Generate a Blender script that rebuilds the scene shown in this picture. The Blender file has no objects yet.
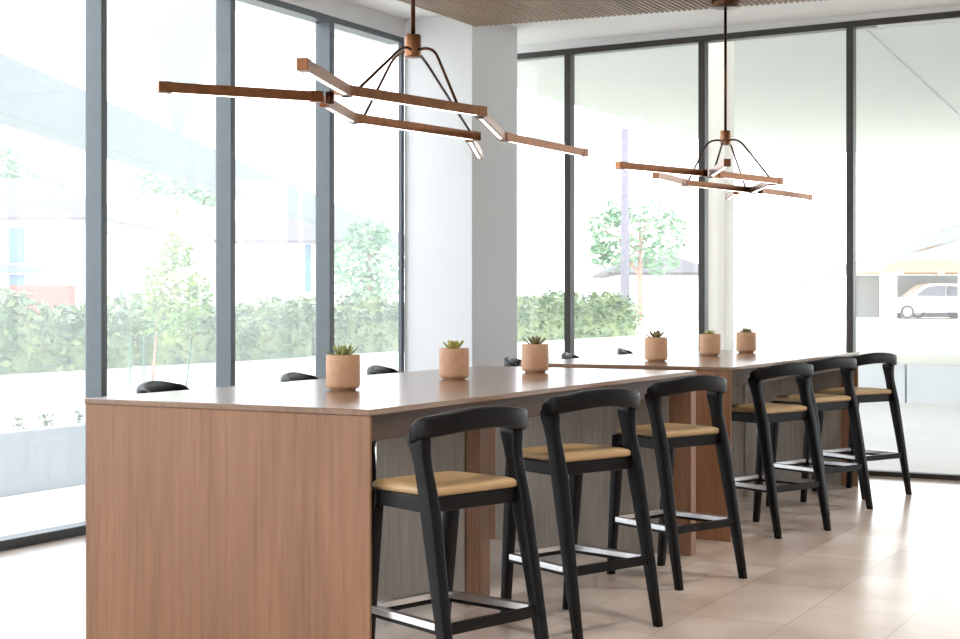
import bpy, bmesh, math, random
from mathutils import Vector, Matrix
random.seed(7)
S = bpy.context.scene
COL = S.collection
R = math.radians
CAM_H, YAW, FPX, HORIZON = 1.27, R(28.26), 1490.0, 301.0

# ------------------------------------------------------------------ helpers
class MB:
    """collects shapes, builds ONE mesh object"""
    def __init__(s): s.bm = bmesh.new()
    def _face(s, vs, smooth=False):
        try:
            f = s.bm.faces.new(vs); f.smooth = smooth; return f
        except ValueError: return None
    def box(s, x0, x1, y0, y1, z0, z1, bev=0.0, seg=2):
        v = [s.bm.verts.new(p) for p in ((x0,y0,z0),(x1,y0,z0),(x1,y1,z0),(x0,y1,z0),(x0,y0,z1),(x1,y0,z1),(x1,y1,z1),(x0,y1,z1))]
        fs = [s._face([v[i] for i in q]) for q in ((0,3,2,1),(4,5,6,7),(0,1,5,4),(1,2,6,5),(2,3,7,6),(3,0,4,7))]
        if bev > 0:
            es = list({e for f in fs for e in f.edges})
            bmesh.ops.bevel(s.bm, geom=es, offset=bev, segments=seg, profile=.5, affect='EDGES')
        return s
    def prism(s, poly, axis, a0, a1, bev=0.0):
        """extrude a 2-D outline along an axis ('x','y','z')"""
        def mk(p, a):
            return {'x': (a, p[0], p[1]), 'y': (p[0], a, p[1]), 'z': (p[0], p[1], a)}[axis]
        lo = [s.bm.verts.new(mk(p, a0)) for p in poly]; hi = [s.bm.verts.new(mk(p, a1)) for p in poly]
        n = len(poly); fs = [s._face(lo[::-1]), s._face(hi)]
        for i in range(n): fs.append(s._face([lo[i], lo[(i+1) % n], hi[(i+1) % n], hi[i]]))
        if bev > 0:
            es = list({e for f in fs if f for e in f.edges})
            bmesh.ops.bevel(s.bm, geom=es, offset=bev, segments=2, profile=.5, affect='EDGES')
        bmesh.ops.recalc_face_normals(s.bm, faces=[f for f in s.bm.faces])
        return s
    def loft(s, rings, smooth=True, cap=True, closed=False):
        rr = [[s.bm.verts.new(p) for p in ring] for ring in rings]
        n = len(rr[0]); m = len(rr)
        for i in range(m if closed else m-1):
            a, b = rr[i], rr[(i+1) % m]
            for j in range(n): s._face([a[j], a[(j+1) % n], b[(j+1) % n], b[j]], smooth)
        if cap and not closed:
            s._face(rr[0][::-1], smooth); s._face(rr[-1], smooth)
        return s
    def tube(s, pts, r, n=10, cap=True):
        pts = [Vector(p) for p in pts]; rings = []
        up = Vector((0, 0, 1))
        for i, p in enumerate(pts):
            t = (pts[min(i+1, len(pts)-1)] - pts[max(i-1, 0)]).normalized()
            a = t.cross(up)
            if a.length < 1e-3: a = t.cross(Vector((1, 0, 0)))
            a.normalize(); b = a.cross(t).normalized()
            ri = r[i] if isinstance(r, (list, tuple)) else r
            rings.append([p + a*ri*math.cos(2*math.pi*k/n) + b*ri*math.sin(2*math.pi*k/n) for k in range(n)])
        return s.loft(rings, True, cap)
    def bar(s, a, b, w, h, bev=0.0):
        """rectangular bar between two points (w across, h tall)"""
        a, b = Vector(a), Vector(b); t = (b-a).normalized()
        x = t.cross(Vector((0, 0, 1))).normalized(); z = x.cross(t)
        q = []
        for p in (a, b):
            for (i, k) in ((-1,-1), (1,-1), (1,1), (-1,1)):
                q.append(s.bm.verts.new(p + x*(i*w/2) + z*(k*h/2)))
        fs = [s._face([q[i] for i in f]) for f in ((0,1,2,3),(7,6,5,4),(0,4,5,1),(1,5,6,2),(2,6,7,3),(3,7,4,0))]
        if bev > 0:
            es = list({e for f in fs if f for e in f.edges})
            bmesh.ops.bevel(s.bm, geom=es, offset=bev, segments=2, profile=.5, affect='EDGES')
        return s
    def lathe(s, prof, cx=0, cy=0, n=32, smooth=True):
        rings = []
        for (r, z) in prof:
            rings.append([(cx + r*math.cos(2*math.pi*k/n), cy + r*math.sin(2*math.pi*k/n), z) for k in range(n)])
        return s.loft(rings, smooth, True)
    def quad(s, pts, smooth=False):
        s._face([s.bm.verts.new(p) for p in pts], smooth); return s
    def build(s, name, m, parent=None, loc=None, sub=0, autosmooth=None):
        bmesh.ops.recalc_face_normals(s.bm, faces=s.bm.faces)
        if loc is not None:
            bmesh.ops.translate(s.bm, verts=s.bm.verts, vec=-Vector(loc))
        me = bpy.data.meshes.new(name); s.bm.to_mesh(me); s.bm.free()
        me.materials.append(m)
        o = bpy.data.objects.new(name, me); COL.objects.link(o)
        if parent is not None: o.parent = parent
        elif loc is not None: o.location = loc
        if sub:
            md = o.modifiers.new('sub', 'SUBSURF'); md.levels = sub; md.render_levels = sub
        return o

def thing(name, label, cat, loc=(0,0,0), rz=0, group=None):
    o = bpy.data.objects.new(name, None); COL.objects.link(o)
    o.location = loc; o.rotation_euler = (0, 0, rz); o.empty_display_size = .1
    return tag(o, label, cat, group)
def tag(o, label, cat, group=None, kind=None):
    o['label'] = label; o['category'] = cat
    if group: o['group'] = group
    if kind: o['kind'] = kind
    return o
def struct(o):
    o['kind'] = 'structure'; return o
def copy_tree(o, parent=None):
    c = o.copy(); COL.objects.link(c)
    if parent is not None: c.parent = parent
    for ch in list(o.children): copy_tree(ch, c)
    return c
def rrect(cx, cy, z, hx, hy, rad, n=4, rot=0):
    """rounded rectangle ring at height z"""
    out = []
    rad = min(rad, hx*.98, hy*.98)
    for (sx, sy, a0) in ((1,1,0), (-1,1,90), (-1,-1,180), (1,-1,270)):
        for k in range(n):
            a = R(a0 + 90*k/(n-1))
            out.append((cx + sx*(hx-rad) + rad*math.cos(a), cy + sy*(hy-rad) + rad*math.sin(a), z))
    return out
def plan(r, f):
    """a spot r metres right of and f metres in front of where the photographer stands"""
    return (r*math.cos(YAW) - f*math.sin(YAW), r*math.sin(YAW) + f*math.cos(YAW))

# ------------------------------------------------------------------ materials
def srgb(r, g, b):
    f = lambda c: (c/255/12.92) if c/255 <= .04045 else ((c/255+.055)/1.055)**2.4
    return (f(r), f(g), f(b), 1)
def newmat(name):
    m = bpy.data.materials.new(name); m.use_nodes = True
    nt = m.node_tree; b = nt.nodes['Principled BSDF']
    return m, nt, b
def mat(name, col, rough=.5, metal=0, noise=0, scale=8, stretch=(1,1,1), bump=0, spec=.5, coat=0):
    m, nt, b = newmat(name)
    b.inputs['Base Color'].default_value = col; b.inputs['Roughness'].default_value = rough
    b.inputs['Metallic'].default_value = metal; b.inputs['Specular IOR Level'].default_value = spec
    b.inputs['Coat Weight'].default_value = coat
    tc = nt.nodes.new('ShaderNodeTexCoord'); mp = nt.nodes.new('ShaderNodeMapping'); mp.inputs['Scale'].default_value = stretch
    n = nt.nodes.new('ShaderNodeTexNoise'); n.inputs['Scale'].default_value = scale; n.inputs['Detail'].default_value = 4
    nt.links.new(tc.outputs['Object'], mp.inputs['Vector']); nt.links.new(mp.outputs['Vector'], n.inputs['Vector'])
    if noise:
        cr = nt.nodes.new('ShaderNodeValToRGB')
        c0 = tuple(c*(1-noise) for c in col[:3])+(1,); c1 = tuple(min(1, c*(1+noise)) for c in col[:3])+(1,)
        cr.color_ramp.elements[0].position = .3; cr.color_ramp.elements[0].color = c0
        cr.color_ramp.elements[1].position = .7; cr.color_ramp.elements[1].color = c1
        nt.links.new(n.outputs['Fac'], cr.inputs['Fac']); nt.links.new(cr.outputs['Color'], b.inputs['Base Color'])
    if bump:
        bp = nt.nodes.new('ShaderNodeBump'); bp.inputs['Strength'].default_value = bump; bp.inputs['Distance'].default_value = .01
        nt.links.new(n.outputs['Fac'], bp.inputs['Height']); nt.links.new(bp.outputs['Normal'], b.inputs['Normal'])
    return m
def wood(name, dark, light, axis, rough=.4, board=.16, coat=0, spec=.5):
    """oak veneer: long grain along one axis, faint board joints"""
    m, nt, b = newmat(name); L = nt.links.new
    tc = nt.nodes.new('ShaderNodeTexCoord'); mp = nt.nodes.new('ShaderNodeMapping')
    sc = [14, 14, 14]; sc['xyz'.index(axis)] = .55; mp.inputs['Scale'].default_value = sc
    L(tc.outputs['Object'], mp.inputs['Vector'])
    n1 = nt.nodes.new('ShaderNodeTexNoise'); n1.inputs['Scale'].default_value = 4.0; n1.inputs['Detail'].default_value = 8; n1.inputs['Roughness'].default_value = .6; n1.inputs['Distortion'].default_value = .35
    L(mp.outputs['Vector'], n1.inputs['Vector'])
    mp2 = nt.nodes.new('ShaderNodeMapping'); s2 = [3.2, 3.2, 3.2]; s2['xyz'.index(axis)] = .5; mp2.inputs['Scale'].default_value = s2
    L(tc.outputs['Object'], mp2.inputs['Vector'])
    n2 = nt.nodes.new('ShaderNodeTexNoise'); n2.inputs['Scale'].default_value = 1.3; n2.inputs['Detail'].default_value = 3; n2.inputs['Distortion'].default_value = .8
    L(mp2.outputs['Vector'], n2.inputs['Vector'])
    mx = nt.nodes.new('ShaderNodeMath'); mx.operation = 'MULTIPLY_ADD'; mx.inputs[1].default_value = .55
    L(n1.outputs['Fac'], mx.inputs[0])
    ms = nt.nodes.new('ShaderNodeMath'); ms.operation = 'MULTIPLY'; ms.inputs[1].default_value = .45
    L(n2.outputs['Fac'], ms.inputs[0]); L(ms.outputs[0], mx.inputs[2])
    cr = nt.nodes.new('ShaderNodeValToRGB'); cr.color_ramp.elements[0].position = .36; cr.color_ramp.elements[1].position = .64
    cr.color_ramp.elements[0].color = dark; cr.color_ramp.elements[1].color = light
    L(mx.outputs[0], cr.inputs['Fac']); L(cr.outputs['Color'], b.inputs['Base Color'])
    b.inputs['Roughness'].default_value = rough; b.inputs['Coat Weight'].default_value = coat; b.inputs['Coat Roughness'].default_value = .15
    b.inputs['Specular IOR Level'].default_value = spec
    bp = nt.nodes.new('ShaderNodeBump'); bp.inputs['Strength'].default_value = .06; bp.inputs['Distance'].default_value = .004
    L(n1.outputs['Fac'], bp.inputs['Height']); L(bp.outputs['Normal'], b.inputs['Normal'])
    return m
def tile_mat():
    m, nt, b = newmat('floor_tile'); L = nt.links.new
    tc = nt.nodes.new('ShaderNodeTexCoord'); mp = nt.nodes.new('ShaderNodeMapping')
    mp.inputs['Rotation'].default_value = (0, 0, R(90)); mp.inputs['Location'].default_value = (.12, .11, 0)
    L(tc.outputs['Object'], mp.inputs['Vector'])
    br = nt.nodes.new('ShaderNodeTexBrick'); br.offset = .5
    br.inputs['Scale'].default_value = 1; br.inputs['Brick Width'].default_value = .8; br.inputs['Row Height'].default_value = .4
    br.inputs['Mortar Size'].default_value = .0025; br.inputs['Mortar Smooth'].default_value = .2; br.inputs['Bias'].default_value = 0
    br.inputs['Color1'].default_value = srgb(220, 211, 203); br.inputs['Color2'].default_value = srgb(190, 176, 164); br.inputs['Mortar'].default_value = srgb(160, 146, 134)
    L(mp.outputs['Vector'], br.inputs['Vector'])
    n = nt.nodes.new('ShaderNodeTexNoise'); n.inputs['Scale'].default_value = 2.2; n.inputs['Detail'].default_value = 6
    L(tc.outputs['Object'], n.inputs['Vector'])
    cr = nt.nodes.new('ShaderNodeValToRGB'); cr.color_ramp.elements[0].color = srgb(214, 200, 190); cr.color_ramp.elements[1].color = srgb(255, 253, 250)
    cr.color_ramp.elements[0].position = .3; cr.color_ramp.elements[1].position = .7
    L(n.outputs['Fac'], cr.inputs['Fac'])
    mx = nt.nodes.new('ShaderNodeMix'); mx.data_type = 'RGBA'; mx.blend_type = 'MULTIPLY'; mx.inputs['Factor'].default_value = 1
    L(br.outputs['Color'], mx.inputs[6]); L(cr.outputs['Color'], mx.inputs[7]); L(mx.outputs[2], b.inputs['Base Color'])
    b.inputs['Roughness'].default_value = .32; b.inputs['Specular IOR Level'].default_value = .7
    b.inputs['Coat Weight'].default_value = .7; b.inputs['Coat Roughness'].default_value = .22
    return m
def glass_mat():
    """window glass: clear, mirrors at grazing angles, with an added milky veil standing in for flare over the outside"""
    m = bpy.data.materials.new('window_glass'); m.use_nodes = True; nt = m.node_tree; nt.nodes.clear(); L = nt.links.new
    out = nt.nodes.new('ShaderNodeOutputMaterial'); tr = nt.nodes.new('ShaderNodeBsdfTransparent'); tr.inputs['Color'].default_value = (.985, .985, .985, 1)
    gl = nt.nodes.new('ShaderNodeBsdfGlossy'); gl.inputs['Roughness'].default_value = .02
    lw = nt.nodes.new('ShaderNodeLayerWeight'); lw.inputs['Blend'].default_value = .5
    pw = nt.nodes.new('ShaderNodeMath'); pw.operation = 'POWER'; pw.inputs[1].default_value = 4.5
    fr = nt.nodes.new('ShaderNodeMath'); fr.operation = 'MULTIPLY_ADD'; fr.inputs[1].default_value = .5; fr.inputs[2].default_value = .02
    L(lw.outputs['Facing'], pw.inputs[0]); L(pw.outputs[0], fr.inputs[0])
    tl = nt.nodes.new('ShaderNodeBsdfTranslucent'); tl.inputs['Color'].default_value = (.95, .98, 1, 1)
    a = nt.nodes.new('ShaderNodeMixShader'); b = nt.nodes.new('ShaderNodeMixShader'); b.inputs['Fac'].default_value = VEIL
    L(fr.outputs[0], a.inputs['Fac']); L(tr.outputs[0], a.inputs[1]); L(gl.outputs[0], a.inputs[2])
    L(a.outputs[0], b.inputs[1]); L(tl.outputs[0], b.inputs[2]); L(b.outputs[0], out.inputs['Surface'])
    return m
def emit(name, col, st):
    m, nt, b = newmat(name)
    b.inputs['Base Color'].default_value = (.9,.9,.9,1); b.inputs['Emission Color'].default_value = col; b.inputs['Emission Strength'].default_value = st
    return m
def leaf_mat(name, c0, c1, rough=.5):
    m, nt, b = newmat(name); L = nt.links.new
    tc = nt.nodes.new('ShaderNodeTexCoord'); n = nt.nodes.new('ShaderNodeTexNoise'); n.inputs['Scale'].default_value = 2.4; n.inputs['Detail'].default_value = 5
    L(tc.outputs['Object'], n.inputs['Vector'])
    cr = nt.nodes.new('ShaderNodeValToRGB'); cr.color_ramp.elements[0].position = .35; cr.color_ramp.elements[1].position = .65
    cr.color_ramp.elements[0].color = c0; cr.color_ramp.elements[1].color = c1
    L(n.outputs['Fac'], cr.inputs['Fac']); L(cr.outputs['Color'], b.inputs['Base Color']); b.inputs['Roughness'].default_value = rough
    return m

VEIL = .075  # share of translucent glass, puts flare haze over the view outside
M = {}
M['oak_v'] = wood('oak_veneer_upright', srgb(116,79,52), srgb(143,102,72), 'z', .5)
M['oak_top'] = wood('oak_veneer_top', srgb(104,77,58), srgb(136,104,80), 'y', .23, coat=.22)
M['oak_shade'] = wood('shaded_oak_veneer', srgb(62,44,31), srgb(80,58,42), 'y', .6)  # apron only: its lack of light is put into this darker oak
M['oak_grey'] = wood('weathered_oak_veneer', srgb(130,120,109), srgb(162,151,139), 'z', .55)
M['black'] = mat('black_stained_ash', (.0055, .005, .0052, 1), .38, 0, .25, 10, (1,1,.15), .06, .16)
M['tan'] = mat('tan_leather', srgb(174,145,104), .45, 0, .06, 14, (1,1,1), .12)
M['steel'] = mat('brushed_steel', (.72,.72,.72,1), .28, 1, .06, 40, (.1,1,1))
M['bronze'] = mat('brushed_bronze', srgb(134,93,66), .33, 1, .12, 30, (1,1,1), 0)
M['bronze_d'] = mat('dark_bronze', srgb(80,55,42), .35, 1, .1, 30)
M['led'] = emit('led_diffuser', (1,.93,.82,1), 2)
M['white'] = mat('white_paint', srgb(211,212,214), .6, 0, .015, 3)
M['ceil'] = mat('ceiling_paint', srgb(232,231,229), .7, 0, .015, 3)
M['slat'] = wood('ceiling_slat_oak', srgb(142,121,106), srgb(168,146,128), 'y', .5)
M['frame'] = mat('grey_anodised_frame', srgb(82,90,96), .4, 0, .05, 6)
M['frame_b'] = mat('dark_bronze_frame', srgb(44,39,34), .4, 0, .05, 6)
M['floor'] = tile_mat()
M['glass'] = glass_mat()
M['pot'] = mat('sand_concrete', srgb(200,158,125), .65, 0, .08, 30, (1,1,1), .15)
M['soil'] = mat('potting_grit', srgb(88,72,58), .9, 0, .4, 80, (1,1,1), .5)
M['succ'] = leaf_mat('succulent_leaf', srgb(120,130,66), srgb(184,184,112), .45)
M['succ_y'] = leaf_mat('yellow_green_succulent_leaf', srgb(150,148,58), srgb(204,198,112), .45)
M['succ_d'] = leaf_mat('dusky_succulent_leaf', srgb(92,84,56), srgb(168,160,104), .45)
M['paving'] = mat('pale_paving', srgb(232,230,226), .8, 0, .04, 4)
M['lawn'] = mat('dry_pale_ground', srgb(226,226,212), .9, 0, .06, 1.2)
M['conc'] = mat('pale_concrete', srgb(150,157,160), .8, 0, .06, 3)
M['conc_l'] = mat('whitewashed_concrete', srgb(206,210,210), .8, 0, .04, 3)
M['cream'] = mat('cream_render', srgb(208,201,188), .8, 0, .03, 2)
M['render'] = mat('white_render', srgb(240,240,238), .8, 0, .03, 1)
M['roofing'] = mat('pale_roof', srgb(88,83,86), .8, 0, .04, 3)
M['bluewin'] = mat('blue_tinted_window', srgb(70,100,150), .3, 0, .1, 2)
M['brickish'] = mat('pale_pink_masonry', srgb(124,76,64), .9, 0, .12, 8)
M['canopy'] = mat('canopy_plaster', srgb(178,178,176), .85, 0, .02, .6)
M['beam'] = mat('grey_fascia', srgb(88,97,103), .8, 0, .03, 1)
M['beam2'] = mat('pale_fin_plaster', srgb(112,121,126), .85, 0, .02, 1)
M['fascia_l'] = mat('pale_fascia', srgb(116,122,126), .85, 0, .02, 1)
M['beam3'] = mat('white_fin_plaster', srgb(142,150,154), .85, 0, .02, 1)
M['hedge'] = leaf_mat('hedge_leaf', srgb(62,98,60), srgb(136,152,96))
M['leaf'] = leaf_mat('sapling_leaf', srgb(84,126,50), srgb(150,174,92))
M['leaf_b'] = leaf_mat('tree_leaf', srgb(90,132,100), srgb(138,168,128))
M['bark'] = mat('pale_bark', srgb(168,128,110), .9, 0, .2, 12)
M['stake'] = mat('green_stake', srgb(66,112,104), .6)
M['polewood'] = mat('weathered_pole', srgb(120,116,128), .9, 0, .15, 6)
M['carwhite'] = mat('white_car_paint', srgb(225,225,228), .25, 0, 0, 1, coat=.6)
M['carred'] = mat('faded_red_car_paint', srgb(196,120,112), .3, 0, 0, 1, coat=.5)
M['carglass'] = mat('car_window', srgb(80,84,96), .15)
M['tyre'] = mat('tyre_rubber', srgb(70,70,74), .8)
M['rim'] = mat('alloy_rim', srgb(190,190,196), .35, .8)
M['warm'] = emit('warm_lamp', (1,.72,.38,1), 14)
M['ochre'] = mat('ochre_timber', srgb(206,160,108), .7, 0, .1, 6, (1,6,1))

# ------------------------------------------------------------------ world and camera
w = bpy.data.worlds.new('World'); S.world = w; w.use_nodes = True
nt = w.node_tree; bg = nt.nodes['Background']
tc = nt.nodes.new('ShaderNodeTexCoord'); sx = nt.nodes.new('ShaderNodeSeparateXYZ'); nt.links.new(tc.outputs['Generated'], sx.inputs[0])
cr = nt.nodes.new('ShaderNodeValToRGB'); cr.color_ramp.elements[0].position = 0; cr.color_ramp.elements[1].position = .8
cr.color_ramp.elements[0].color = (.93, .96, 1, 1); cr.color_ramp.elements[1].color = (.86, .93, 1, 1)
nt.links.new(sx.outputs['Z'], cr.inputs['Fac']); nt.links.new(cr.outputs['Color'], bg.inputs['Color'])
bg.inputs['Strength'].default_value = 2.3

cd = bpy.data.cameras.new('camera'); cam = bpy.data.objects.new('camera', cd); COL.objects.link(cam)
cam.location = (0, 0, CAM_H); cam.rotation_euler = (R(90), 0, YAW)
cd.sensor_width = 36; cd.lens = FPX/960*36; cd.shift_y = -(319.5-HORIZON)/960; cd.clip_end = 1000
S.camera = cam
S.view_settings.view_transform = 'Standard'; S.view_settings.look = 'None'; S.view_settings.gamma = 1
S.view_settings.use_curve_mapping = False; S.view_settings.exposure = 1.18

# ------------------------------------------------------------------ setting: room
XL, YR = -5.73, 10.88          # inner faces of the two glazed walls
XE, YB = 3.2, -4.0             # far sides of the room, out of the picture
ZC = 3.36
mb = MB(); mb.box(XL-.13, XE, YB, YR+.10, -.06, 0); struct(mb.build('floor', M['floor']))
mb = MB(); mb.box(XL-.13, XE+.2, YB-.2, YR+.10, ZC, ZC+.2); ceiling = struct(mb.build('ceiling', M['ceil']))
# slatted timber raft hung under the white ceiling
mb = MB(); x = -5.10; k = 0
while x < 1.2:
    yend = 9.42 + (x+5.10)*.105
    mb.box(x, x+.019, 2.0, yend, 3.24, 3.266); x += .038
mb.build('ceiling_slats', M['slat'], ceiling)
mb = MB(); mb.prism([(-5.10, 2.0), (1.2, 2.0), (1.2, 9.42+6.3*.105), (-5.10, 9.42)], 'z', 3.285, 3.30); mb.build('slat_backing', M['ceil'], ceiling)
# corner pillar
mb = MB(); mb.box(XL+.0, -5.157, 9.475, 10.2, 0, ZC, .004); struct(mb.build('wall_corner', M['white']))
# left wall: strip above the glazing
mb = MB(); mb.box(XL-.13, XL+.005, YB, 9.475, 3.222, ZC); struct(mb.build('wall_left', M['white']))
mb = MB(); mb.box(XL-.13, XE, YR, YR+.10, 3.27, ZC); struct(mb.build('wall_right', M['white']))
mb = MB(); mb.box(XE, XE+.2, YB, YR+.1, 0, ZC); struct(mb.build('wall_east', M['white']))
mb = MB(); mb.box(XL-.13, XE+.2, YB-.2, YB, 2.9, ZC); mb.box(-1.9, XE+.2, YB-.2, YB, 0, 2.9); struct(mb.build('wall_back', M['white']))
tn = [0]
def trim(mb, m):
    tn[0] += 1; return struct(mb.build('trim_%d' % tn[0], m))
# left curtain wall frame: sill, head, jamb and mullions
mb = MB(); mb.box(XL-.12, XL, YB, 9.475, 0, .05, .003); trim(mb, M['frame'])
mb = MB(); mb.box(XL-.12, XL, YB, 9.475, 3.18, 3.222, .003); trim(mb, M['frame'])
LM = [-1.0, .2, 1.4, 2.6, 3.8, 5.06, 6.25, 7.40, 8.49, 9.435]
for y in LM:
    mb = MB(); wd = .058 if y == 8.49 else (.04 if y > 9 else .047)
    mb.box(XL-(.122 if y < 9 else .03), XL, y, y+wd, .05, 3.18, .003); trim(mb, M['frame'])
# right curtain wall frame
def hz(x): return .0088*(x+5.49)
mb = MB()
mb.box(-5.75, XE, YR, YR+.09, 0, .036, .003); trim(mb, M['frame_b'])
mb = MB(); mb.prism([(-5.75, 3.243), (XE, 3.243+hz(XE)), (XE, 3.29+hz(XE)), (-5.75, 3.29)], 'y', YR-.006, YR+.09); trim(mb, M['frame_b'])
RM = [-5.08, -3.945, -2.805, -1.66, -.52, .62, 1.76, 2.9]
for x in RM:
    mb = MB(); mb.box(x, x+.052, YR, YR+.09, .036, 3.245+hz(x), .003); trim(mb, M['frame_b'])
# glass panes, one per bay
wn = 0
for a, b in zip(LM[:-1], LM[1:]):
    if a < 2: continue
    wn += 1; mb = MB(); mb.box(XL-.116, XL-.110, a+.03, b+(.01 if b < 9 else .25), .03, 3.19); struct(mb.build('window_%d' % wn, M['glass']))
RX = [-5.72] + RM
for a, b in zip(RX[:-1], RX[1:]):
    if a > 0: continue
    wn += 1; mb = MB(); mb.box(a+.04, b+.01, YR+.078, YR+.084, .03, 3.25); struct(mb.build('window_%d' % wn, M['glass']))

# ------------------------------------------------------------------ setting: outside
mb = MB(); mb.box(-7.4, 30, YR+.10, 19.15, -.3, -.02); mb.box(-7.4, XL-.13, -12, YR+.10, -.3, -.02); struct(mb.build('ground', M['paving']))
mb = MB(); mb.box(-400, -7.55, -30, 400, -.3, .40); mb.box(-7.55, 120, 19.3, 400, -.3, .42); struct(mb.build('ground.001', M['lawn']))
mb = MB(); mb.box(-7.6, -7.42, -12, 19.1, -.1, .40, .01); tag(mb.build('planter_wall', M['conc'], loc=(-7.5, 6, 0)), 'low pale concrete kerb wall along the terrace left of the windows', 'wall')
mb = MB()
xs = [-9.6, -6.6, -4.18, -1.7, .8, 3.3, 5.8]
for a, b in zip(xs[:-1], xs[1:]): mb.box(a+.012, b-.012, 19.15, 19.33, -.1, .47, .008)
tag(mb.build('concrete_wall', M['conc_l'], loc=(-3, 19.2, 0)), 'low jointed concrete wall across the terrace behind the rightmost stool', 'wall')
# entrance canopy overhead on the right, with a folded joint line
mb = MB(); mb.box(-10.25, 14, YR+.12, 32.2, 4.5, 5.1); cano = tag(mb.build('canopy', M['canopy'], loc=(-2, 20, 4.5)), 'broad pale flat canopy roof beyond the right-hand windows', 'canopy')
a = plan(4.62, 17.76); b = plan(8.33, 25.87)
mb = MB(); mb.bar((a[0]+2, a[1]-20, -.008), (b[0]+2, b[1]-20, -.008), .016, .016); mb.build('soffit_joint', M['conc'], cano)
# square outside column under the canopy
mb = MB(); c0 = plan(237/1490*13, 13); c1 = plan(257/1490*13, 13)
mb.box(-4.52, -4.30, 12.55, 12.80, -.02, 4.5, .01); tag(mb.build('outside_column', M['cream'], loc=(-4.4, 12.7, 0)), 'square cream column standing outside just behind the far pendant lamp', 'column')
# long grey fascia of the walkway roof running away on the left
p0 = plan(-6.7, 14.5); p1 = plan(1.65, 190)
mb = MB(); mb.bar((p0[0], p0[1], 4.11), (p1[0], p1[1], 4.11), .5, .78, .02); tag(mb.build('walkway_fascia', M['beam'], loc=(p0[0], p0[1], 4.1)), 'long grey roof edge running diagonally away outside the left windows', 'roof')
p0 = plan(18.7, 53.5); p1 = plan(62.6, 300)
mb = MB(); mb.bar((p0[0], p0[1], 4.2), (p1[0], p1[1], 4.2), .5, .62, .02); tag(mb.build('walkway_fascia', M['fascia_l'], loc=(p0[0], p0[1], 4.2)), 'pale grey roof edge slanting across the right-hand windows above the carport', 'roof')
def fin(px0, px1, pxa, d, za, zt, label, fm='beam2'):
    a, b, c = [plan((p-480)/1490*d, d) for p in (px0, px1, pxa)]
    dx, dy = plan(0, .35)
    mb = MB()
    f = [mb.bm.verts.new(v) for v in ((a[0],a[1],zt), (b[0],b[1],zt), (c[0],c[1],za))]
    g = [mb.bm.verts.new((v.co.x+dx, v.co.y+dy, v.co.z)) for v in f]
    mb._face(f); mb._face(g[::-1])
    for i in range(3): mb._face([f[i], f[(i+1) % 3], g[(i+1) % 3], g[i]])
    tag(mb.build('canopy_fin', M[fm], loc=(c[0], c[1], za)), label, 'support')
fin(142, 236, 175, 29.5, 4.5, 8.0, 'pale tapered fin standing point-down on the walkway roof edge, upper left')
fin(519, 573, 545, 60, 3.8, 9.4, 'pale tapered fin standing point-down beyond the left bay of the right-hand windows', 'beam3')

# ---- foliage
def leaves(mb, n, spot, size, droop=.5):
    for _ in range(n):
        c = Vector(spot()); s = size*random.uniform(.6, 1.3)
        u = Vector((random.gauss(0,1), random.gauss(0,1), random.gauss(0,droop))).normalized()
        v = u.cross(Vector((random.gauss(0,1), random.gauss(0,1), random.gauss(0,1)))).normalized()*.55
        mb.quad([c-u*s, c+v*s*.9, c+u*s, c-v*s*.9])
def hedge(y0, y1, x, h, n, label):
    mb = MB()
    def spot():
        y = random.uniform(y0, y1); a = random.random()
        top = h + .12*math.sin(y*2.1) + .07*math.sin(y*5.3+1)
        return (x + random.uniform(-.45, .45), y, .42 + (top)*(a**.6))
    mb.box(x-.3, x+.3, y0+.1, y1-.1, .4, .4+h*.72)
    leaves(mb, n, spot, .075)
    tag(mb.build('hedge', M['hedge'], loc=(x, (y0+y1)/2, .4)), label, 'hedge')
hedge(10.2, 15.2, -13.6, .84, 5200, 'leafy green hedge clipped low, in front of the white house, far left')
hedge(15.4, 19.3, -13.6, .76, 3600, 'leafy green hedge behind the staked young tree')
hedge(19.5, 25.0, -13.8, .80, 4200, 'leafy green hedge seen through the third and fourth left-hand windows')
hedge(27.6, 35.0, -14.6, .92, 5200, 'leafy green hedge beyond the narrow bay right of the white pillar')
def tree(px, d, zb, crown, label, lm, size, n, trunk_r, tilt=(0, 0), name='tree'):
    """crown = list of (offset right, z, radius, height radius)"""
    x, y = plan((px-480)/1490*d, d)
    t = thing(name, label, 'tree', (x, y, zb))
    mb = MB(); top = max(c[1] for c in crown) - zb
    mb.tube([(0,0,-.02), (tilt[0]*.35, tilt[1]*.35, top*.35), (tilt[0]*.8, tilt[1]*.8, top*.8), (tilt[0], tilt[1], top)], [trunk_r, trunk_r*.85, trunk_r*.5, trunk_r*.2], 8)
    rr = random.Random(px)
    for k in range(5):
        c = rr.choice(crown); ox, oy = c[0]*math.cos(YAW), c[0]*math.sin(YAW)
        mb.tube([(tilt[0]*.4, tilt[1]*.4, top*(.4+.08*k)), (ox*.6+tilt[0]*.4, oy*.6+tilt[1]*.4, (c[1]-zb)*.8+top*.1), (ox, oy, c[1]-zb)], [trunk_r*.45, trunk_r*.3, trunk_r*.1], 6)
    mb.build('trunk', M['bark'], t)
    mb = MB()
    def spot():
        c = random.choice(crown)
        while True:
            u, v, q = [random.uniform(-1, 1) for _ in range(3)]
            if u*u+v*v+q*q < 1: break
        r = c[0] + u*c[2]
        return (r*math.cos(YAW) - v*c[2]*math.sin(YAW), r*math.sin(YAW) + v*c[2]*math.cos(YAW), c[1]-zb + q*c[3])
    leaves(mb, n, spot, size)
    mb.build('crown', lm, t)
    return t
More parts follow.
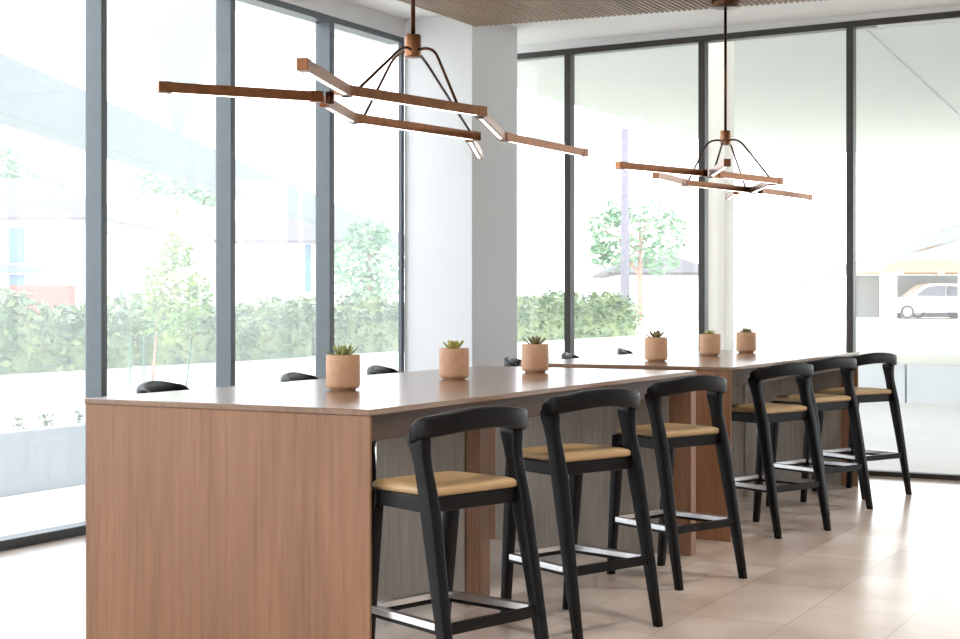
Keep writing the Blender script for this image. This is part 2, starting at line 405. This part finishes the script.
tree(152, 15, .40, [(.16,1.05,.24,.25), (.22,1.45,.3,.3), (.3,1.2,.28,.3), (.24,1.75,.18,.22), (.42,1.3,.2,.25), (.05,1.35,.15,.25)],
     'staked young tree with thin leaning trunk, outside the second left-hand window', M['leaf'], .038, 1500, .016, (.10, .05), 'young_tree')
for (px, top, foot, lab) in ((130, .90, (131, 15), 'thin green stake left of the young tree, nearer the frame'), (144, .92, (144, 15.3), 'thin green stake close beside the young tree trunk'), (192, .91, (186, 15.2), 'thin stake leaning to the right of the young tree')):
    a = plan((px-480)/1490*foot[1], foot[1]); b = plan((foot[0]-480)/1490*foot[1], foot[1])
    mb = MB(); mb.tube([(b[0], b[1], .38), (a[0], a[1], top)], .009, 6); tag(mb.build('garden_stake', M['stake'], loc=(b[0], b[1], .4)), lab, 'stake')
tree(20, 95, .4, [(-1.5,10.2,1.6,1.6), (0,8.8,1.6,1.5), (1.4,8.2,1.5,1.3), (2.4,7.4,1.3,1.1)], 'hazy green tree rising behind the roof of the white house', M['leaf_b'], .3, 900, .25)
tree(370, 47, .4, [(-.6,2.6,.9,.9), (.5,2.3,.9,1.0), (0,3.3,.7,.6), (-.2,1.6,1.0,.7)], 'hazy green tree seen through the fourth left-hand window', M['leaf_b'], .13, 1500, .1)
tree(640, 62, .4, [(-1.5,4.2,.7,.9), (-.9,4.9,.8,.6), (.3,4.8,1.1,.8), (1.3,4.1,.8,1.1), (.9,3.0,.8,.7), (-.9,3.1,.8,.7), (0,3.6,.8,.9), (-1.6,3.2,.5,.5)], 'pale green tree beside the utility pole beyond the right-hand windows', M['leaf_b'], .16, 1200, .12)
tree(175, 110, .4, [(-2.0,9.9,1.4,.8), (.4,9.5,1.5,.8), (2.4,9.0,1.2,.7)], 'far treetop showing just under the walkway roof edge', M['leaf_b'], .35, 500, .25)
# small plants behind the kerb
for i, (px, dd, lab) in enumerate(((18, 10.1, 'tiny sprig behind the kerb wall, leftmost of the three'), (46, 10.4, 'tiny leafy plant behind the kerb wall, middle of the three'), (79, 10.7, 'tiny sprig behind the kerb wall, beside the counter end'))):
    x, y = plan((px-480)/1490*dd, dd); mb = MB()
    leaves(mb, 34, lambda: (x+random.gauss(0,.02), y+random.gauss(0,.02), .41+random.random()*.07), .022, 1)
    tag(mb.build('small_plant', M['hedge'], loc=(x, y, .4)), lab, 'plant')

# ---- houses
def house(r0, r1, d, zb, ze, zr, rr0, rr1, label, wins, depth=9):
    """rectangular block facing the room, hipped roof from eave ze to ridge zr"""
    x, y = plan(0, d)
    t = thing('house', label, 'house', (x, y, zb), YAW)
    mb = MB(); mb.box(r0, r1, 0, depth, 0, ze-zb); mb.build('wall', M['render'], t)
    mb = MB(); e = .5
    v = [mb.bm.verts.new(p) for p in ((r0-e,-e,ze-zb), (r1+e,-e,ze-zb), (r1+e,depth+e,ze-zb), (r0-e,depth+e,ze-zb), (rr0,depth/2,zr-zb), (rr1,depth/2,zr-zb))]
    u = [mb.bm.verts.new((p.co.x, p.co.y, p.co.z-.16)) for p in v[:4]]
    for q in ((v[0],v[1],v[5],v[4]), (v[1],v[2],v[5]), (v[2],v[3],v[4],v[5]), (v[3],v[0],v[4]), (u[3],u[2],u[1],u[0])): mb._face(list(q))
    for i in range(4): mb._face([u[i], u[(i+1) % 4], v[(i+1) % 4], v[i]])
    mb.build('roof', M['roofing'], t)
    for (a, b, z0, z1) in wins:
        mb = MB(); mb.box(a-.1, b+.1, -.08, .05, z0-zb-.1, z1-zb+.1); f = mb.build('window', M['render'], t)
        mb = MB(); mb.box(a, b, -.11, -.06, z0-zb, z1-zb); mb.build('pane', M['bluewin'], f)
    return t
h1 = house(-27.5, -17.6, 70, .4, 5.2, 7.4, -26.5, -22.0, 'white house with blue windows and pale hipped roof, far left', [(-22.1,-21.35,3.05,4.7), (-22.1,-21.35,2.0,2.5), (-17.9,-17.5,1.5,2.4)])
mb = MB(); mb.box(-23.2, -20.6, -1.0, 0, 2.55-.4, 2.95-.4); mb.build('balcony', M['beam'], h1)
house(-12.3, -6.6, 72, .4, 4.2, 6.2, -11.5, -7.5, 'white house with one narrow blue window, behind the hedge in the third bay', [(-8.45,-8.15,1.7,4.0)])
house(6.8, 11.5, 74, .4, 2.7, 3.6, 7.8, 10.4, 'low white building behind the pale green tree on the right', [])
x, y = plan(-11.75, 40)
mb = MB(); mb.box(-.85, .85, -.2, .2, 0, 1.30, .01); o = tag(mb.build('masonry_wall', M['brickish'], loc=(0,0,0)), 'short pinkish masonry wall between the hedge and the white house', 'wall'); o.location = (x, y, .4); o.rotation_euler = (0, 0, YAW)
def pole(px, d, zt, r, label, arm=0):
    x, y = plan((px-480)/1490*d, d)
    t = thing('utility_pole', label, 'pole', (x, y, .4), YAW)
    mb = MB(); mb.tube([(0,0,0), (0,0,zt-.4)], [r, r*.85], 10); mb.build('post', M['polewood'], t)
    if arm:
        mb = MB(); mb.box(-arm, arm, -.08, .08, zt-.75, zt-.6); mb.build('crossarm', M['polewood'], t)
pole(625, 60, 8.2, .19, 'tall grey utility pole beyond the right-hand windows')
pole(242, 60, 5.7, .14, 'slim grey pole beside the second left-hand mullion', 0)
pole(115, 60, 4.3, .07, 'thin lamp post with crossarm in front of the white house', .3)

# ---- carport and cars
def car(loc, rz, body, label, group='cars in the carport'):
    t = thing('car', label, 'car', loc, rz, group)
    prof = [(-2.2,.32), (-2.25,.62), (-2.18,.98), (-1.95,1.06), (-1.55,1.58), (-1.2,1.68), (.2,1.70), (.55,1.62), (1.2,1.10), (2.0,.95), (2.2,.78), (2.25,.45), (2.15,.3)]
    mb = MB(); rings = []
    for y, sc in ((-.86,.93), (-.9,.97), (-.84,1), (.84,1), (.9,.97), (.86,.93)):
        rings.append([(px*(.985 if abs(y) > .85 else 1), y*(1 if pz < 1.05 else .86), .3+(pz-.3)*(sc if pz > 1 else 1)) for px, pz in prof])
    mb.loft(rings, False); mb.build('body', M[body], t)
    for s in (-1, 1):
        for q in ([(-1.6,1.08), (-1.35,1.52), (-.5,1.58), (-.5,1.08)], [(-.42,1.08), (-.42,1.58), (.25,1.56), (.45,1.5), (1.0,1.1)]):
            mb = MB(); mb.prism(q, 'y', s*.80, s*.875); mb.build('side_window', M['carglass'], t)
    for wx in (-1.4, 1.4):
        for s in (-1, 1):
            mb = MB(); n = 20
            mb.loft([[(wx+.33*math.cos(2*math.pi*k/n), s*yy, .33+.33*math.sin(2*math.pi*k/n)) for k in range(n)] for yy in (.70, .92)], False)
            wh = mb.build('wheel', M['tyre'], t)
            mb = MB(); mb.loft([[(wx+.21*math.cos(2*math.pi*k/n), s*yy, .33+.21*math.sin(2*math.pi*k/n)) for k in range(n)] for yy in (.9, .94)], False)
            mb.build('rim', M['rim'], wh)
    return t
CD = 72
def cl(px, d, z=.42):
    x, y = plan((px-480)/1490*d, d); return (x, y, z)
car(cl(931, CD), YAW + R(180), 'carwhite', 'white car side-on under the front edge of the carport roof')
car(cl(944, CD+3.4), YAW + R(172), 'carred', 'faded red car parked just behind the white car in the carport')
t = thing('carport', 'long flat carport with warm lamps, far beyond the rightmost window', 'carport', cl(935, CD+1, .42), YAW)
s_ = (CD+1)/1490
mb = MB(); mb.prism([(-73*s_, 2.22), (-54*s_, 2.78), (120*s_, 2.78), (120*s_, 2.22)], 'y', -3, 5); mb.build('roof', M['ochre'], t)
for px in (878, 943, 1010):
    mb = MB(); mb.box((px-935)*s_-.12, (px-935)*s_+.12, -2.9, -2.66, 0, 2.22); mb.build('post', M['render'], t)
mb = MB(); mb.box(-70*s_, -55*s_, -2.9, -2.7, 0, 2.2); mb.build('side_wall', M['render'], t)
mb = MB(); mb.box(-56*s_, 120*s_, 4.6, 4.8, 0, 2.2); mb.build('back_wall', M['conc'], t)
for px in (886, 926, 968):
    mb = MB(); mb.lathe([(.05, 2.16), (.14, 2.17), (.14, 2.22), (.05, 2.22)], (px-935)*s_, -2.4, 14); mb.build('lamp', M['warm'], t)

# ------------------------------------------------------------------ communal tables
ZT = .92
def table(x0, x1, y0, y1, ped, label, tp=.075):
    cx, cy = (x0+x1)/2, (y0+y1)/2
    t = thing('communal_table', label, 'table', (cx, cy, 0), 0, 'long counter-height tables')
    L = (cx, cy, 0)
    mb = MB(); mb.box(x0, x1, y0, y1, ZT-.021, ZT, .004); mb.build('tabletop', M['oak_top'], t, L)
    mb = MB(); mb.box(x0+.006, x1-.004, y0+.004, y0+.016, 0, ZT-.021, .003); mb.build('end_panel', M['oak_v'], t, L)
    mb = MB(); mb.box(x0+.006, x1-.004, y1-tp, y1-.004, 0.0, ZT-.021, .003); p = mb.build('end_panel', M['oak_v'], t, L)
    mb = MB(); mb.box(x0+.12, x1-.12, y1-tp-.003, y1-tp, .0, ZT-.03); mb.build('inset_panel', M['oak_grey'], p, L)['label'] = 'grey inset panel'
    mb = MB(); mb.box(x0+.03, x1-.022, y0+.016, y1-tp, ZT-.108, ZT-.021, .003); mb.build('apron', M['oak_shade'], t, L)
    px0, px1, py0, py1 = ped
    mb = MB(); mb.box(px0, px1, py0, py1, 0, ZT-.108, .003); p = mb.build('pedestal', M['oak_v' if px1-px0 > .4 else 'oak_grey'], t, L)
    mb = MB(); mb.box(px0+.0, px1-(.07 if px1-px0 > .4 else .012), py0-.006, py0, .0, ZT-.11); mb.build('inset_panel', M['oak_grey'], p, L)['label'] = 'grey inset panel'
    return t
table(-3.802, -2.580, 4.055, 7.10, (-3.44, -2.935, 5.46, 5.55), 'nearer long oak counter table with a full-width end panel facing the camera')
table(-3.802, -2.552, 7.545, 10.25, (-3.35, -3.05, 9.30, 9.36), 'farther long oak counter table in line behind the first, by the right-hand windows', .026)

# ------------------------------------------------------------------ bar stools
def make_stool():
    t = thing('bar_stool', '', 'stool')
    # rear legs run from the floor up past the seat into the backrest
    for s in (-1, 1):
        path = [(.216,.254,0,.0165,.017), (.2145,.227,.15,.019,.020), (.211,.188,.36,.0215,.024), (.205,.142,.60,.0235,.029), (.204,.124,.68,.0225,.027), (.205,.108,.745,.021,.026), (.207,.098,.79,.022,.029), (.208,.092,.828,.023,.036), (.209,.090,.852,.022,.036)]
        rings = [rrect(s*x, y, z, hx, hy, .009) for (x, y, z, hx, hy) in path]
        mb = MB(); mb.loft(rings); mb.build('leg', M['black'], t)
    for s in (-1, 1):
        path = [(.170,-.212,0,.0165,.017), (.172,-.196,.2,.019,.020), (.175,-.170,.5,.022,.024), (.176,-.156,.652,.023,.025)]
        rings = [rrect(s*x, y, z, hx, hy, .009) for (x, y, z, hx, hy) in path]
        mb = MB(); mb.loft(rings); mb.build('leg', M['black'], t)
    # seat frame rails
    mb = MB()
    for s in (-1, 1): mb.bar((s*.175,-.15,.632), (s*.203,.125,.632), .024, .050, .004)
    mb.bar((-.18,-.156,.632), (.18,-.156,.632), .024, .050, .004); mb.bar((-.203,.125,.632), (.203,.125,.632), .024, .050, .004)
    mb.build('seat_frame', M['black'], t)
    # padded seat
    def seat_ring(z, g):
        out = []; n = 9
        pts = [(-.186-g,-.174-g), (.186+g,-.174-g), (.199+g,.142+g), (-.199-g,.142+g)]
        for i in range(4):
            a, b = Vector(pts[i]), Vector(pts[(i+1) % 4]); p = Vector(pts[i-1])
            r = .03 if g > -.06 else .008
            d0 = (p-a).normalized(); d1 = (b-a).normalized()
            for k in range(5):
                q = k/4; e = (1-q)**2*(a+d0*r) + 2*q*(1-q)*a + q*q*(a+d1*r)
                out.append((e.x, e.y, z))
            for k in range(1, n):
                q = k/n; e = (a+d1*r).lerp(b-d1*r, q); out.append((e.x, e.y, z))
        return out
    mb = MB()
    zs = [(.656,-.008), (.660,0), (.676,.0), (.683,-.006), (.688,-.022), (.692,-.05), (.695,-.09), (.697,-.13)]
    mb.loft([seat_ring(z, g) for z, g in zs]); mb.build('seat', M['tan'], t)
    # bent backrest: rises from the leg tops and sweeps round behind
    def P(u):   # u in -1..1, across the stool
        a = u*R(90); c = max(0, math.cos(a)); q = abs(math.sin(a))
        x = math.copysign(.222*q**.92, u)
        y = .084 + .096*c**.60
        return Vector((x, y, 0))
    mb = MB(); rings = []; N = 44
    for i in range(N+1):
        u = -1 + 2*i/N
        p = P(u); q = P(min(1, u+.02)) - P(max(-1, u-.02)); q.normalize(); nrm = Vector((q.y, -q.x, 0))
        f = abs(p.x)/.222; e = abs(u)
        rnd = max(0, (e-.80)/.20)
        top = .934 - .026*f**2.0 - .026*(1-math.sqrt(max(0, 1-rnd**2)))
        bot = .864 - .024*f**2.0 - .016*rnd**3
        th = .0165 + .006*f**3
        zc, hh = (top+bot)/2, (top-bot)/2
        rings.append([(p.x + nrm.x*a_, p.y + nrm.y*a_, zc + b_) for a_, b_ in rr8(th, hh)])
    mb.loft(rings); mb.build('backrest', M['black'], t)
    # footrest ring with steel wear plates
    fz = .254
    def legx(z, rear):
        if rear:
            k = z/.36; return (.216-.005*k, .254-.066*k)
        k = z/.5; return (.17+.005*k, -.212+.042*k)
    rx, ry = legx(fz, True); fx, fy = legx(fz, False)
    mb = MB(); mb.bar((-rx, ry, fz), (rx, ry, fz), .024, .034, .003); mb.build('rear_stretcher', M['black'], t)
    mb = MB(); mb.bar((-fx, fy, fz), (fx, fy, fz), .024, .034, .003); o = mb.build('front_stretcher', M['black'], t)
    mb = MB(); mb.bar((-fx+.02, fy, fz+.010), (fx-.02, fy, fz+.010), .030, .020, .002); mb.build('foot_plate', M['steel'], o)['label'] = 'steel foot plate'
    for s in (-1, 1):
        mb = MB(); mb.bar((s*fx, fy, fz), (s*rx, ry, fz), .024, .034, .003); o = mb.build('side_stretcher', M['black'], t)
        a = Vector((s*fx, fy, fz+.007)); b = Vector((s*rx, ry, fz+.007)); d = (b-a).normalized()
        mb = MB(); mb.bar(a+d*.025, b-d*.028, .029, .022, .002); mb.build('foot_plate', M['steel'], o)['label'] = 'steel foot plate'
    return t
def rr8(hw, hh):
    r = min(hw, hh)*.55; out = []
    for (sx, sy, a0) in ((1,1,0), (-1,1,90), (-1,-1,180), (1,-1,270)):
        for k in range(4):
            a = R(a0 + 30*k); out.append((sx*(hw-r) + r*math.cos(a), sy*(hh-r) + r*math.sin(a)))
    return out
stool0 = make_stool()
NEAR = [(-2.409, 4.255), (-2.459, 5.349), (-2.487, 6.478), (-2.525, 8.067), (-2.527, 9.038), (-2.475, 9.868)]
TURN = {NEAR[0]: R(4.5), NEAR[5]: R(-5)}
FAR = [(-4.02, 4.93), (-3.95, 5.83), (-4.015, 6.67), (-3.93, 8.04), (-3.95, 8.89), (-4.0, 9.93)]
NL = ['black bar stool with tan seat, nearest the camera on the right of the first table', 'second black bar stool from the camera on the right of the first table', 'black bar stool in front of the gap between the two tables',
      'nearest black bar stool on the right side of the farther table', 'middle black bar stool on the right side of the farther table', 'rightmost black bar stool, at the far end by the right-hand window']
FL = ['black bar stool behind the near table, its back showing left of the first potted succulent', 'black bar stool behind the near table, between the second and third window mullions', 'black bar stool behind the near table, its back just right of the first potted succulent',
      'black bar stool across the farther table, its back beside the third potted succulent', 'black bar stool across the farther table, below the first mullion right of the pillar', 'black bar stool across the farther table, its back left of the fourth potted succulent']
first = True
for spots, labs, rz, grp in ((NEAR, NL, R(-111.5), 'bar stools on the near side of the tables'), (FAR, FL, R(110), 'bar stools on the window side of the tables')):
    for (x, y), lab in zip(spots, labs):
        o = stool0 if first else copy_tree(stool0)
        first = False
        o.location = (x, y, 0); o.rotation_euler = (0, 0, rz + TURN.get((x, y), 0)); o['label'] = lab; o['group'] = grp

# ------------------------------------------------------------------ potted succulents
def succulent(x, y, seed, lab, nl=16, up=.75, ln=.05, lm='succ'):
    ln *= 1.2
    rr = random.Random(seed)
    t = thing('potted_succulent', lab, 'plant', (x, y, ZT), rr.uniform(0, 6), 'potted succulents along the tables')
    mb = MB(); mb.lathe([(.0505,0), (.0505,.007), (.060,.008), (.0652,.014), (.0668,.026), (.0672,.09), (.0668,.136), (.0655,.139), (.062,.139), (.0605,.136), (.060,.126), (.001,.126)], n=40); mb.build('pot', M['pot'], t)
    mb = MB(); mb.lathe([(.0595,.124), (.056,.129), (.03,.131), (.001,.132)], n=24); mb.build('soil', M['soil'], t)
    mb = MB()
    for k in range(nl):
        a = k*2.39996; q = k/nl
        el = R(20 + 62*(1-q)*up + rr.uniform(-8, 8)) ; l = ln*(.62 + .45*q)*rr.uniform(.85, 1.12); wd = .0085*(.8+.4*q)
        d = Vector((math.cos(a)*math.cos(el), math.sin(a)*math.cos(el), math.sin(el))); sdir = Vector((-math.sin(a), math.cos(a), 0)); n = d.cross(sdir)
        if n.z < 0: n = -n
        base = Vector((math.cos(a)*.008, math.sin(a)*.008, .130))
        rings = []
        for f, ww in ((0,.5), (.3,.85), (.6,1.0), (.82,.72), (.94,.35), (1,.06)):
            c = base + d*l*f + n*(.012*f*f); h = wd*ww
            rings.append([c + sdir*h, c + n*h*.22, c - sdir*h, c - n*h*.5])
        mb.loft(rings, True)
    mb.build('rosette', M[lm], t)
PO = [(-3.247, 4.904, 1, 'potted succulent nearest the camera, front of the nearer table', 18, .75, .060), (-3.257, 5.814, 2, 'potted succulent in the middle of the nearer table, before the white pillar', 22, .95, .050, 'succ_y'), (-3.221, 6.562, 3, 'potted succulent at the far end of the nearer table', 15, .8, .058, 'succ_d'),
      (-3.207, 8.133, 4, 'potted succulent nearest on the farther table, with spiky dark leaves', 15, .8, .056, 'succ_d'), (-3.221, 9.103, 5, 'potted succulent with small pale rosette in the middle of the farther table', 11, .7, .040, 'succ_y'), (-3.190, 9.740, 6, 'potted succulent farthest away, at the far end of the farther table', 16, .4, .052, 'succ_d')]
for p in PO: succulent(*p)

# ------------------------------------------------------------------ pendant lamps
def pendant(cx, cy, zb, bars, joints, rods, lab):
    t = thing('pendant_lamp', lab, 'lamp', (cx, cy, 3.24), 0, 'branching bronze pendant lamps')
    L = (cx, cy, 3.24)
    mb = MB(); mb.lathe([(.092, 3.30), (.092, 3.195), (.088, 3.19), (.01, 3.19)], cx, cy, 32); mb.build('canopy', M['bronze_d'], t, L)
    mb = MB(); mb.tube([(cx, cy, 3.195), (cx, cy, 2.36)], .0095, 12); mb.build('rod', M['bronze_d'], t, L)
    mb = MB(); mb.lathe([(.02, 2.383), (.033, 2.383), (.034, 2.378), (.034, 2.295), (.033, 2.29), (.02, 2.29)], cx, cy, 28); mb.build('hub', M['bronze'], t, L)
    for (x, y) in rods:
        d = Vector((x-cx, y-cy, 0)); l = d.length; d.normalize()
        pts = [(cx+d.x*.025, cy+d.y*.025, 2.318), (cx+d.x*.06, cy+d.y*.06, 2.320)]
        a = Vector((cx+d.x*.12, cy+d.y*.12, 2.318)); b = Vector((x, y, zb+.014)); s0 = Vector(pts[-1])
        k = a.lerp(b, .18)
        for i in range(1, 7):
            q = i/6; e = (1-q)**2*s0 + 2*q*(1-q)*a + q*q*k; pts.append(tuple(e))
        pts.append(tuple(b))
        mb = MB(); mb.tube(pts, .0062, 10); mb.build('support_rod', M['bronze_d'], t, L)
    for (a, b) in bars:
        A, B = Vector((a[0], a[1], zb)), Vector((b[0], b[1], zb)); d = (B-A).normalized()
        mb = MB(); mb.bar(A, B, .036, .038, .002); o = mb.build('light_bar', M['bronze'], t, L)
        mb = MB(); dz = Vector((0, 0, -.0185)); mb.bar(A+d*.05+dz, B-d*.05+dz, .014, .003, .0005); mb.build('diffuser', M['led'], o, L)['label'] = 'glowing strip along the underside'
        for q, r_ in ((A, d), (B, -d)):
            mb = MB(); mb.bar(q-r_*.002, q+r_*.05, .040, .042, .002); mb.build('end_cap', M['bronze'], o, L)
    for (x, y) in joints:
        mb = MB(); mb.lathe([(.012, zb+.024), (.018, zb+.022), (.018, zb-.022), (.012, zb-.024)], x, y, 16); mb.build('joint', M['bronze_d'], t, L)
pendant(-3.2, 5.361, 2.06,
        [((-3.651,4.282), (-3.275,4.795)), ((-2.874,4.094), (-3.105,4.735)), ((-3.094,4.64), (-2.935,5.49)), ((-3.335,4.90), (-3.535,5.43)), ((-3.53,5.40), (-3.40,6.30)), ((-2.965,5.51), (-3.285,6.33)), ((-3.290,6.36), (-3.272,7.271)), ((-3.45,6.31), (-3.83,7.12))],
        [(-3.262,4.83), (-3.10,4.70), (-2.95,5.49), (-3.53,5.42)],
        [(-3.075,4.75), (-2.955,5.30), (-3.52,5.48), (-3.405,6.24)], 'bronze pendant lamp with branching light bars over the nearer table')
pendant(-3.2, 9.344, 2.035,
        [((-3.29,7.76), (-3.04,8.50)), ((-2.695,7.90), (-3.005,8.52)), ((-2.995,8.60), (-2.815,9.29)), ((-3.40,9.10), (-3.22,9.95)), ((-3.215,9.95), (-2.875,9.30)), ((-3.175,10.0), (-3.06,11.0-.16)), ((-3.385,9.05), (-3.34,8.46)), ((-3.34,9.98), (-3.60,10.56))],
        [(-3.02,8.55), (-2.86,9.30), (-3.39,9.08), (-3.21,9.97)],
        [(-3.02,8.60), (-2.85,9.18), (-3.39,9.16), (-3.24,9.88)], 'bronze pendant lamp with branching light bars over the farther table')

# ------------------------------------------------------------------ added fill lights, no fittings seen: behind the photographer and over the floor
def lamp(x, y, e, size, col=(1,.90,.78)):
    ld = bpy.data.lights.new('fill_light', 'AREA'); ld.shape = 'DISK'; ld.size = size; ld.energy = e; ld.color = col
    o = bpy.data.objects.new('fill_light', ld); COL.objects.link(o); o.location = (x, y, 3.235 if x > -5 and x < 1.2 and y > 2 else ZC-.02); ld.spread = R(110)
for (x, y) in ((-3.0, .5), (-.8, .5), (1.4, .5), (-3.0, -2), (-.8, -2), (1.4, -2), ): lamp(x, y, 7, .35)
for (x, y) in ((-1.2, 2.6), (-1.2, 4.8), (-1.2, 7.0), (-1.2, 9.2), (1.2, 3.7), (1.2, 5.9), (1.2, 8.1)): lamp(x, y, 12, .3, (1, .95, .89))
